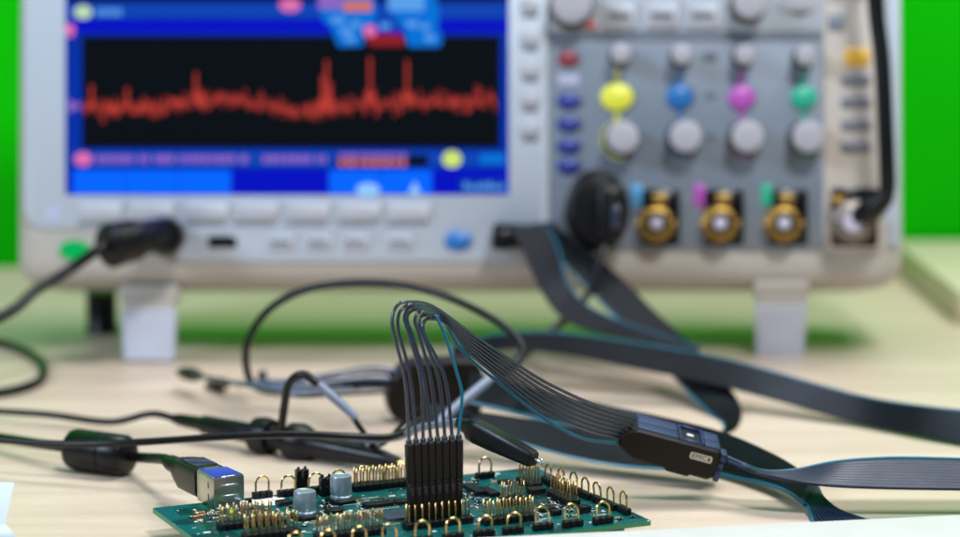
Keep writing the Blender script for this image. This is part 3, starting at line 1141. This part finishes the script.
def lettering(txt, size, m, parent, mt, name="lettering"):
    cu = bpy.data.curves.new(name, 'FONT')
    cu.body = txt
    cu.size = size * S
    cu.align_x, cu.align_y = 'CENTER', 'CENTER'
    cu.extrude = 0.02 * S
    o = bpy.data.objects.new(name, cu)
    me = bpy.data.meshes.new_from_object(o)
    bpy.data.objects.remove(o)
    me.name = name
    me.materials.append(mt)
    return inst(name, me, m, parent)


lettering("EMC", 2.5, MP @ Matrix.Translation((l.x - 0.7, l.y + 0.02, 0.14)) @ Matrix.Scale(1.2, 4, (1, 0, 0)), lb, M['chip'])
mb = MB()
mb.box((l.x + 3.1, l.y, 0.13), (0.8, 1.5, 0.06))
obj("label_mark", mb, M['chip'], lb, MP)


# ---- ribbons: edge pairs given as (x, y, depth) at both edges
def ribbon(name, prs, parent, n=12, thick=0.9, mt=None, teal=0, sub=7, teal_both=False):
    A = spline([PY(*a) for a, b in prs], sub)
    B = spline([PY(*b) for a, b in prs], sub)
    rings, edge1, edge2 = [], [], []
    N = len(A)
    for i in range(N):
        wv = B[i] - A[i]
        t = ((A[min(i + 1, N - 1)] + B[min(i + 1, N - 1)]) - (A[max(i - 1, 0)] + B[max(i - 1, 0)])).normalized()
        nv = wv.cross(t).normalized()
        top, bot = [], []
        for k in range(n):
            for f, h in ((0.03, 0.06), (0.25, 0.46), (0.5, 0.58), (0.75, 0.46), (0.97, 0.06)):
                q = A[i] + wv * ((k + f) / n)
                top.append(q + nv * thick * h)
                bot.append(q - nv * thick * h)
        rings.append(top + bot[::-1])
        edge1.append(A[i] - wv * (0.55 / n))
        edge2.append(B[i] + wv * (0.55 / n))
    mb = MB()
    mb.loft(rings)
    o = obj(name, mb, mt or M['ribbon'], parent, angle=75)
    for e, on in ((edge1, teal in (0, 2)), (edge2, teal in (1, 2))):
        if on:
            mb = MB()
            mb.tube(e, thick * 0.62, 8)
            ee = obj("edge_conductor", mb, M['teal'], o)
            o_ = ee
    return o


# ribbon leaving the pod, thin where it is seen on edge, then turning flat to the right
ribbon("ribbon_cable", [((727, 458, 886), (726, 461, 882)), ((745, 465.5, 884), (744, 468, 876)), ((765, 472, 884), (762, 474.5, 870)), ((795, 471, 882), (792, 481, 866)),
                        ((835, 463.5, 880), (832, 486.5, 864)), ((885, 460, 880), (883, 489, 864)), ((940, 460.5, 880), (940, 490, 864)), ((1010, 463, 880), (1010, 491, 864))],
       probe, n=10, teal=0, thick=1.3, mt=M['ribbon_n'])

# ================================================================== SCOPE-SIDE LOGIC CABLE
pp = empty("logic_cable", PZ(690, 440, 0), "black plug in the oscilloscope's lower edge with two drooping dark ribbons", "ribbon cable")
mb = MB()
u, v = sp(518, 236, 12)
mb.box((u, v, 8), (25, 12.5, 14), bevel=2.0, seg=2)
mb.box((u - 8, v - 2, 16), (10, 10, 9), bevel=2.0, seg=2)
obj("plug", mb, M['blk'], pp, MS)
ribbon("ribbon", [((510, 229, 1158), (545, 226, 1160)), ((522, 250, 1148), (556, 246, 1150)), ((540, 290, 1132), (566, 282, 1137)), ((562, 318, 1120), (584, 304, 1130)),
                  ((592, 331, 1112), (610, 318, 1122)), ((640, 342, 1100), (655, 334, 1110)), ((690, 356, 1090), (700, 348, 1098))], pp, n=14, teal=1)
ribbon("ribbon", [((528, 224, 1168), (552, 222, 1170)), ((548, 246, 1160), (580, 244, 1164)), ((584, 283, 1140), (620, 276, 1146)), ((622, 322, 1122), (656, 312, 1130)),
                  ((662, 362, 1097), (693, 345, 1106)), ((690, 392, 1066), (724, 380, 1072)), ((712, 414, 1046), (740, 404, 1054)), ((724, 428, 1030), (741, 424, 1036)),
                  ((722, 438, 1012), (733, 434, 1014)), ((700, 446, 1000), (712, 440, 1004))], pp, n=14, teal=0)

# long ribbon crossing to the right
rc = ribbon("ribbon_cable", [((452, 348, 1100), (452, 366, 1090)), ((500, 335, 1097), (500, 350, 1088)), ((560, 334, 1094), (558, 353, 1084)), ((640, 345, 1086), (638, 369, 1073)),
                             ((700, 355, 1078), (698, 381, 1065)), ((770, 372, 1063), (766, 398, 1050)), ((860, 397, 1035), (856, 423, 1022)), ((930, 408.5, 1008), (926, 438, 995)), ((1010, 416, 985), (1008, 458, 968))],
            None, n=14, teal=0)
tag(rc, "long dark ribbon cable standing on edge across the table to the right frame edge", "ribbon cable", "loose ribbon cables")

# broad ribbons passing behind the sharp pod
rd = ribbon("ribbon_cable", [((470, 372, 1006), (468, 400, 996)), ((520, 384, 998), (518, 412, 986)), ((580, 400, 988), (576, 428, 974)), ((650, 414, 972), (646, 446, 956)),
                             ((720, 431, 946), (716, 471, 930)), ((770, 452, 922), (764, 482, 905)), ((800, 470, 900), (790, 492, 886)), ((818, 486, 884), (806, 504, 872))], None, n=10, teal=1, thick=1.3)
for i in range(10):
    f = (i + 0.5) / 10

    def mixp(a, b):
        return PY(a[0] + (b[0] - a[0]) * f, a[1] + (b[1] - a[1]) * f, a[2] + (b[2] - a[2]) * f)
    pts = [mixp((812, 479, 889), (801, 500, 876)), mixp((818, 486, 884), (806, 504, 872)), mixp((825, 498, 877), (809, 512, 866)), mixp((843, 511, 868), (811, 520, 858)), mixp((880, 524, 856), (812, 530, 848))]
    mb = MB()
    mb.tube(spline(pts, 7), 0.62, 8)
    obj("strand", mb, M['teal'] if i == 9 else M['ribbon_n'], rd)
tag(rd, "dark ribbon cable behind the sharp pod whose fanned end dips behind the white slab", "ribbon cable", "loose ribbon cables")
re_ = ribbon("ribbon_cable", [((428, 404, 975), (424, 424, 962)), ((470, 411, 972), (466, 428, 958)), ((520, 418, 966), (514, 440, 950)), ((575, 428, 955), (568, 455, 938)),
                              ((630, 440, 943), (624, 465, 925)), ((690, 450, 930), (686, 469, 914)), ((722, 456, 922), (720, 471, 908))], None, n=12, teal=1)
tag(re_, "lower dark ribbon cable with a teal edge just behind the wire bundle", "ribbon cable", "loose ribbon cables")

# ================================================================== BLURRED SECOND POD
p2 = empty("logic_probe", PZ(432, 420, 0), "out of focus black pod half hidden behind the eight connector housings", "logic probe", "logic probe pods")
base = PZ(434, 419, 0.3)
m2 = frame(Vector((0.98, 0.18, 0)).normalized(), Vector((-0.18, 0.98, 0)).normalized(), EZ, base)
o2 = rounded([(-20, 3), (-14, 0), (20, 0), (21, 22), (17, 27), (-10, 27), (-18, 22), (-22, 12)], 3)
mb = MB()
mb.prism(o2, -7, 7, m2 @ Matrix.Rotation(R(90), 4, 'X'), bevel=1.2)
obj("pod_body", mb, M['blk_w'], p2)
for i in range(6):
    yy = 371 + i * 4.0
    pts = [PY(398, yy, base.y - 3), PY(370, yy - 3 + i, base.y + 10 - i * 4), PY(330, 374 + i * 4.2, base.y + 25 - i * 12), PY(295, 380 + i * 3.2, base.y + 25 - i * 14), PY(262, 381 + i * 1.6, base.y + 28 - i * 10),
           PY(238 - i * 9, 386 - i * 2.4, base.y + 55 - i * 3)]
    mb = MB()
    mb.tube(spline(pts, 6), 0.85, 8)
    obj("wire", mb, M['wire'] if i % 2 else M['sleeve'], p2)
    q = pts[-1]
    d = (pts[-1] - pts[-2]).normalized()
    if i in (1, 4):
        mb = MB()
        mb.tube([q - d * 2, q + d * 4, q + d * 9, q + d * 20, q + d * 27], [1.0, 2.2, 3.2, 3.0, 1.3], 12)
        obj("grabber", mb, M['blk'], p2)

# ================================================================== DATA CABLE INTO THE BOARD
uc = empty("data_cable", PZ(98, 472, 0), "black cable with a fat ferrite barrel plugged into the circuit board's metal socket", "cable")
sock = mj @ Vector((0, 16.2, 5.8))
dirp = (PY(158, 457, 900) - sock)
dirp.z = dirp.z * 0.9
dirp.normalize()
side = dirp.cross(EZ).normalized(); upd = side.cross(dirp).normalized()
mpl = frame(side, upd, dirp, sock)
mb = MB()
mb.box((0, 0, 1), (8.4, 7.8, 8), bevel=0.3, seg=1)
obj("plug_tip", mb, M['steel'], uc, mpl)
mb = MB()
def sq(a, b, z, k=3.0, n=24):
    o_ = []
    for i in range(n):
        t = 2 * math.pi * i / n
        c, s = math.cos(t), math.sin(t)
        rr = (abs(c) ** k + abs(s) ** k) ** (-1 / k)
        o_.append(mpl @ Vector((a * rr * c, b * rr * s, z)))
    return o_
mb.loft([sq(5.6, 5.1, 0.8, 5), sq(6.2, 5.6, 1.4, 6), sq(6.2, 5.6, 19, 6), sq(5.4, 5.0, 24, 4), sq(4.0, 3.9, 30, 2.8), sq(3.3, 3.3, 31, 2.2), sq(3.2, 3.2, 38, 2), sq(2.5, 2.5, 42, 2)])
obj("plug_body", mb, M['blk'], uc)
mb = MB()
mb.box((0, 5.65, 10.5), (8.5, 0.6, 13), mpl, bevel=0.2)
obj("plug_grip", mb, M['wire'], uc)
end = mpl @ Vector((0, 0, 41))
f0, f1 = PY(70, 448.5, 944), PY(129, 452, 930)
fz = 8.6
f0.z, f1.z = fz, fz - 0.2
fd = (f1 - f0).normalized()
mb = MB()
mb.tube(spline([end, end + (end - sock).normalized() * 6, f1 + fd * 3, f1 - fd * 4], 6), 2.1, 12)
mb.tube(spline([f0 + fd * 4, f0 - fd * 4, PY(40, 444, 955), PY(0, 438, 975), PY(-60, 430, 1000)], 6), 2.1, 12)
obj("cord", mb, M['rubber'], uc)
mb = MB()
rr = 8.3
L_ = (f1 - f0).length
mb.tube([f0, f0 + fd * 0.01, f0 + fd * 1.5, f0 + fd * 3.2, f0 + fd * (L_ * 0.62), f0 + fd * (L_ * 0.62 + 0.4), f0 + fd * (L_ * 0.62 + 0.8), f0 + fd * (L_ - 2.5), f0 + fd * (L_ - 0.8), f0 + fd * L_],
        [3, 5.5, 7.6, rr, rr, rr - 0.5, rr, rr, 7.2, 4], 28)
obj("ferrite_barrel", mb, M['blk'], uc)

# ================================================================== THIN FRONT CABLE
mb = MB()
mb.tube(spline([PY(-40, 436, 935), PY(0, 440, 930), PY(60, 444, 922), (PY(110, 443.5, 915)), PY(160, 441, 912), PY(220, 437, 910), PY(290, 434.5, 908), PY(345, 436, 908), PY(385, 437.5, 912), PY(404, 432, 920), PY(420, 420, 935)], 8), 1.45, 10)
t = obj("thin_cable", mb, M['rubber'])
tag(t, "thin black cable passing in front of the ferrite barrel and ending near the housings", "cable")

# ================================================================== LYING PROBE
pr = empty("test_probe", PZ(290, 468, 0), "black pencil shaped test probe with two flanges lying behind the circuit board", "test probe")
a_, b_ = PY(172, 430, 1000), PY(398, 470, 935)
a_.z, b_.z = 9, 5
dd = (b_ - a_); LL = dd.length; dn = dd.normalized()
def along(t): return a_ + dd * t
prof = [(0, 1.6), (0.04, 2.6), (0.14, 3.1), (0.15, 3.9), (0.36, 4.3), (0.385, 4.4), (0.39, 7.4), (0.425, 8.0), (0.46, 7.4), (0.465, 5.0), (0.50, 4.6), (0.53, 5.2), (0.545, 7.8), (0.59, 8.2), (0.62, 6.8), (0.65, 5.2), (0.80, 4.6), (0.93, 3.8), (0.97, 2.8), (1.0, 2.2)]
mb = MB()
mb.tube([along(t) for t, r_ in prof], [r_ for t, r_ in prof], 24)
obj("probe_body", mb, M['blk'], pr)
mb = MB()
mb.tube([along(1.0), along(1.0) + dn * 5, along(1.0) + dn * 7], [0.9, 0.7, 0.2], 10)
obj("probe_tip", mb, M['gold'], pr)
mb = MB()
mb.tube(spline([along(0.02), along(-0.1), PY(110, 422, 1010), PY(50, 415, 1025), PY(0, 411.5, 1035), PY(-60, 408, 1050)], 7), 1.5, 10)
obj("probe_cord", mb, M['rubber'], pr)

# ground lead with a grey sleeve that rises from behind the probe
gl = empty("ground_lead", PZ(285, 445, 0), "black ground lead bent over in an arch with a short grey blue sleeve", "lead")
mb = MB()
mb.tube(spline([along(0.5) + Vector((0, 6, 2)), PY(281, 432, 962), PY(284.5, 405, 958), PY(288, 386, 955), PY(296, 376.5, 952), PY(306, 375, 950), PY(318, 384, 948)], 8), 1.75, 10)
mb.tube(spline([PY(350, 412, 946), PY(358, 425, 945), PY(364, 433, 945)], 6), 1.2, 8)
mb.tube(spline([PY(362, 430, 946), PY(370, 443, 945), PY(378, 446, 946), PY(388, 440, 948), PY(402, 425, 950), PY(425, 405, 955)], 8), 1.0, 8)
obj("lead_wire", mb, M['rubber'], gl)
mb = MB()
mb.tube([PY(309, 376.5, 950), PY(312, 379, 949.6), PY(340, 403, 947), PY(357, 418, 945)], [1.6, 1.9, 1.9, 1.7], 12)
obj("lead_sleeve", mb, M['sleeve'], gl)

# hook clip gripping a loop at the board's rear corner
hk = empty("hook_clip", PZ(510, 470, 0), "small black hook clip with a silver tip leaning over the board's rear corner", "clip")
h0, h1 = PY(470, 428, 866), PY(534, 459.5, 846)
hd_ = (h1 - h0).normalized()
hs_ = hd_.cross(EZ).normalized(); hu_ = hs_.cross(hd_).normalized()
mh = frame(hs_, hu_, hd_, h0)
hl = (h1 - h0).length
mb = MB()
def hsq(a, b, z, k=5, n=20):
    o_ = []
    for i in range(n):
        t = 2 * math.pi * i / n
        c, s = math.cos(t), math.sin(t)
        rr = (abs(c) ** k + abs(s) ** k) ** (-1 / k)
        o_.append(mh @ Vector((a * rr * c, b * rr * s, z)))
    return o_
mb.loft([hsq(1.6, 1.9, -6), hsq(2.2, 2.6, -1), hsq(2.9, 3.9, 0.5, 8), hsq(3.0, 4.2, 4, 8), hsq(3.0, 4.0, 11, 8), hsq(2.6, 2.9, hl - 1, 8), hsq(2.3, 2.5, hl, 8)])
obj("clip_body", mb, M['blk'], hk)
mb = MB()
mb.box((0, 0.3, hl + 1.8), (1.6, 1.0, 4.6), mh, bevel=0.3)
mb.box((0, 0.9, hl + 3.4), (1.3, 1.6, 1.2), mh, bevel=0.3)
obj("clip_tip", mb, M['tin'], hk)
mb = MB()
mb.tube(spline([h0, h0 - hd_ * 6, PY(445, 424, 880), PY(420, 428, 905), PY(398, 437, 925), PY(360, 441, 950), PY(320, 438, 970)], 7), 1.5, 10)
obj("clip_wire", mb, M['sleeve'], hk)

# ================================================================== ARCHED CABLE
ac = empty("arched_cable", PZ(255, 395, 0), "thin black cable standing in a wide arch in front of the oscilloscope's left half", "cable")
pth = [(392, 384, 1010), (350, 384, 1030), (310, 390, 1050), (275, 392, 1058), (254, 385, 1060), (246.5, 368, 1058), (247, 345, 1055), (258, 322, 1052), (276, 304, 1050), (305, 290, 1046), (345, 283.5, 1040),
       (385, 283.5, 1032), (420, 289, 1024), (455, 300, 1015), (490, 317, 1008), (512, 333, 1002), (522, 347, 998), (518, 362, 992), (500, 374, 985), (484, 386, 978)]
mb = MB()
mb.tube(spline([PY(*p) for p in pth], 7), 1.75, 12)
obj("cord", mb, M['rubber'], ac)
mb = MB()
mb.tube([PY(491, 378, 981), PY(488, 381, 979), PY(465, 400, 968), PY(443, 419, 957), PY(438, 423, 955)], [1.9, 2.2, 2.2, 2.1, 1.6], 12)
obj("cord_sleeve", mb, M['sleeve'], ac)
mb = MB()
q = PZ(262, 390, 0)
mb.tube([q + Vector((0, 0, 4)), q + Vector((0.5, 0, 9))], [2.4, 2.0], 12)
obj("cord_knob", mb, M['blk'], ac)

# ================================================================== PLUG AND CABLE AT THE SCOPE'S LEFT END
fc = empty("angled_plug_cable", PZ(60, 330, 0), "thick black cable whose angled barrel plug sits beside the green power button", "cable")
s0 = MS @ Vector((*sp(163, 238, 0), 1.0))
s1 = PY(166, 236, s0.y - 22)
mb = MB()
mb.tube([s0, s0 + (s1 - s0) * 0.3, s1, s1 + (s1 - s0) * 0.25], [8.5, 9.6, 9.6, 7.5], 20)
obj("plug", mb, M['blk'], fc)
e0, e1 = PY(160, 234, s1.y - 4), PY(106, 247, s1.y - 30)
ed = (e1 - e0)
mb = MB()
mb.tube([e0, e0 + ed * 0.05, e0 + ed * 0.35, e0 + ed * 0.45, e0 + ed * 0.5, e0 + ed * 0.93, e0 + ed], [6.5, 8.0, 8.2, 8.6, 10.2, 10.8, 8.0], 22)
obj("barrel", mb, M['blk'], fc)
mb = MB()
mb.tube(spline([e1 - ed * 0.1, e1 + ed * 0.1, PY(66, 272, s1.y - 40), PY(36, 290, s1.y - 52), PY(14, 309, s1.y - 66), PY(-20, 326, s1.y - 80), PY(-70, 345, s1.y - 100)], 8), 2.7, 12)
obj("cord", mb, M['rubber'], fc)

mb = MB()
lp = [PZ(-60, 330, 2.4), PZ(-15, 340, 2.4), PZ(12, 346, 2.4), PZ(34, 356, 2.4), PZ(44, 368, 2.4), PZ(40, 380, 2.4), PZ(22, 388, 2.4), PZ(-5, 393, 2.4), PZ(-60, 398, 2.4)]
mb.tube(spline(lp, 9), 2.2, 12)
t = obj("cable_loop", mb, M['rubber'])
tag(t, "black cable loop lying flat on the table at the left frame edge", "cable")

# ================================================================== PROBE HEAD ON THE FIRST INPUT
bh = empty("probe_head", PZ(600, 335, 0), "bulky round black probe head on the oscilloscope's first input with its cable hanging down", "probe")
u, v = sp(597, 211, 20)
mh2 = MS @ Matrix.Translation((u, v, 0))
mb = MB()
mb.lathe([(13, 13.5), (15.5, 14.5), (16.5, 16), (16.5, 21), (15, 22), (15, 26), (13, 30), (9, 31), (0.5, 31)], Matrix.Diagonal((0.96, 1.24, 1, 1)), 32)
obj("head_shell", mb, M['blk'], bh, mh2)
mb = MB()
mb.box((5.5, -2, 33), (13, 27, 9), bevel=3.0, seg=3)
obj("head_body", mb, M['blk'], bh, mh2)
mb = MB()
mb.box((8, -4, 38), (4.5, 11, 1.4), bevel=0.5)
obj("head_latch", mb, M['wire'], bh, mh2)
c0 = mh2 @ Vector((4, -15, 33))
mb = MB()
mb.tube(spline([c0 + SV * 4, c0, PY(600, 262, 1138), PY(592, 288, 1135), PY(572, 314, 1128), PY(552, 330, 1118), PY(535, 346, 1108), PY(515, 362, 1096)], 7), [3.0] * 7 + [1.9] * 43, 12)
obj("head_cord", mb, M['rubber'], bh)

# ================================================================== COAX CABLE ON THE RIGHT INPUT
cx = empty("coaxial_cable", PZ(860, 345, 0), "thick black coaxial cable hanging down the oscilloscope's right side into a silver connector", "cable")
u, v = sp(853, 221, 20)
mc = MS @ Matrix.Translation((u, v, 0))
mb = MB()
mb.lathe([(8.5, 1.7), (9.5, 3), (9.5, 16), (10.2, 16.6), (10.2, 22), (8.6, 23), (6.0, 23.6), (6.0, 22)], None, 28)
cn = obj("connector", mb, M['dull'], cx, mc)
mb = MB()
mb.lathe([(5.6, 21.9), (5.6, 23.0), (0.4, 23.0)], None, 20)
obj("connector_core", mb, M['lilac'], cn, mc)
mb = MB()
mb.box((-6, 10.5, 9), (7, 3.2, 8), bevel=0.5)
obj("connector_spring", mb, M['brass'], cn, mc)
yb = (mc @ Vector((0, 0, 26))).y
kp = [PY(858, 216, yb + 6), PY(868, 212, yb), PY(880, 204, yb - 2), PY(887, 190, yb - 2), PY(887, 165, yb - 2), PY(885, 120, yb), PY(882, 60, yb + 4), PY(876, 10, yb + 8), PY(871, -60, yb + 12), PY(866, -120, yb + 20)]
mb = MB()
sm = spline(kp, 8)
mb.tube(sm, [4.6 if i < 22 else 4.1 for i in range(len(sm))], 16)
obj("cord", mb, M['rubber'], cx)
mb = MB()
mb.tube([PY(862, 214, yb + 5), PY(873, 208.5, yb - 1), PY(882, 201, yb - 2.5)], [5.4, 6.4, 5.0], 16)
obj("elbow", mb, M['blk'], cx)

# ================================================================== WHITE SLAB AND CARD IN THE FOREGROUND
wa, wb = PZ(466, 537.6, 12), PZ(962, 514, 12)
wd_ = (wb - wa).normalized()
wn_ = Vector((wd_.y, -wd_.x, 0))
mw = frame(wd_, -wn_, EZ, wa)
mb = MB()
mb.box((180, -70, -5.9), (364, 140, 11.8), bevel=1.2, seg=3)
t = obj("white_slab", mb, M['white'], None, mw)
tag(t, "plain white slab across the lower right in front of the circuit board", "slab")

cd = [(-2, 470), (14, 483.5), (5, 525), (18, 540)]
k0, k1, k2 = PY(14, 484, 800), PY(4.5, 525, 790), PY(19, 541, 782)
wv = Vector((-60, 8, 1))
mb = MB()
th = Vector((0, 0.7, 0.2))
for q in ((k0, k1), (k1, k2)):
    mb.loft([[q[0], q[0] + wv, q[0] + wv + th, q[0] + th], [q[1], q[1] + wv, q[1] + wv + th, q[1] + th]])
pz = PY(30, 600, 775)
mb.loft([[k2, k2 + wv, k2 + wv + th, k2 + th], [Vector((k2.x + 3, k2.y - 8, 0.4)), Vector((k2.x + 3, k2.y - 8, 0.4)) + wv, Vector((k2.x + 3, k2.y - 8, 0.4)) + wv + th, Vector((k2.x + 3, k2.y - 8, 0.4)) + th]])
t = obj("folded_card", mb, M['paper'])
tag(t, "creased white card standing at the lower left frame corner", "card")
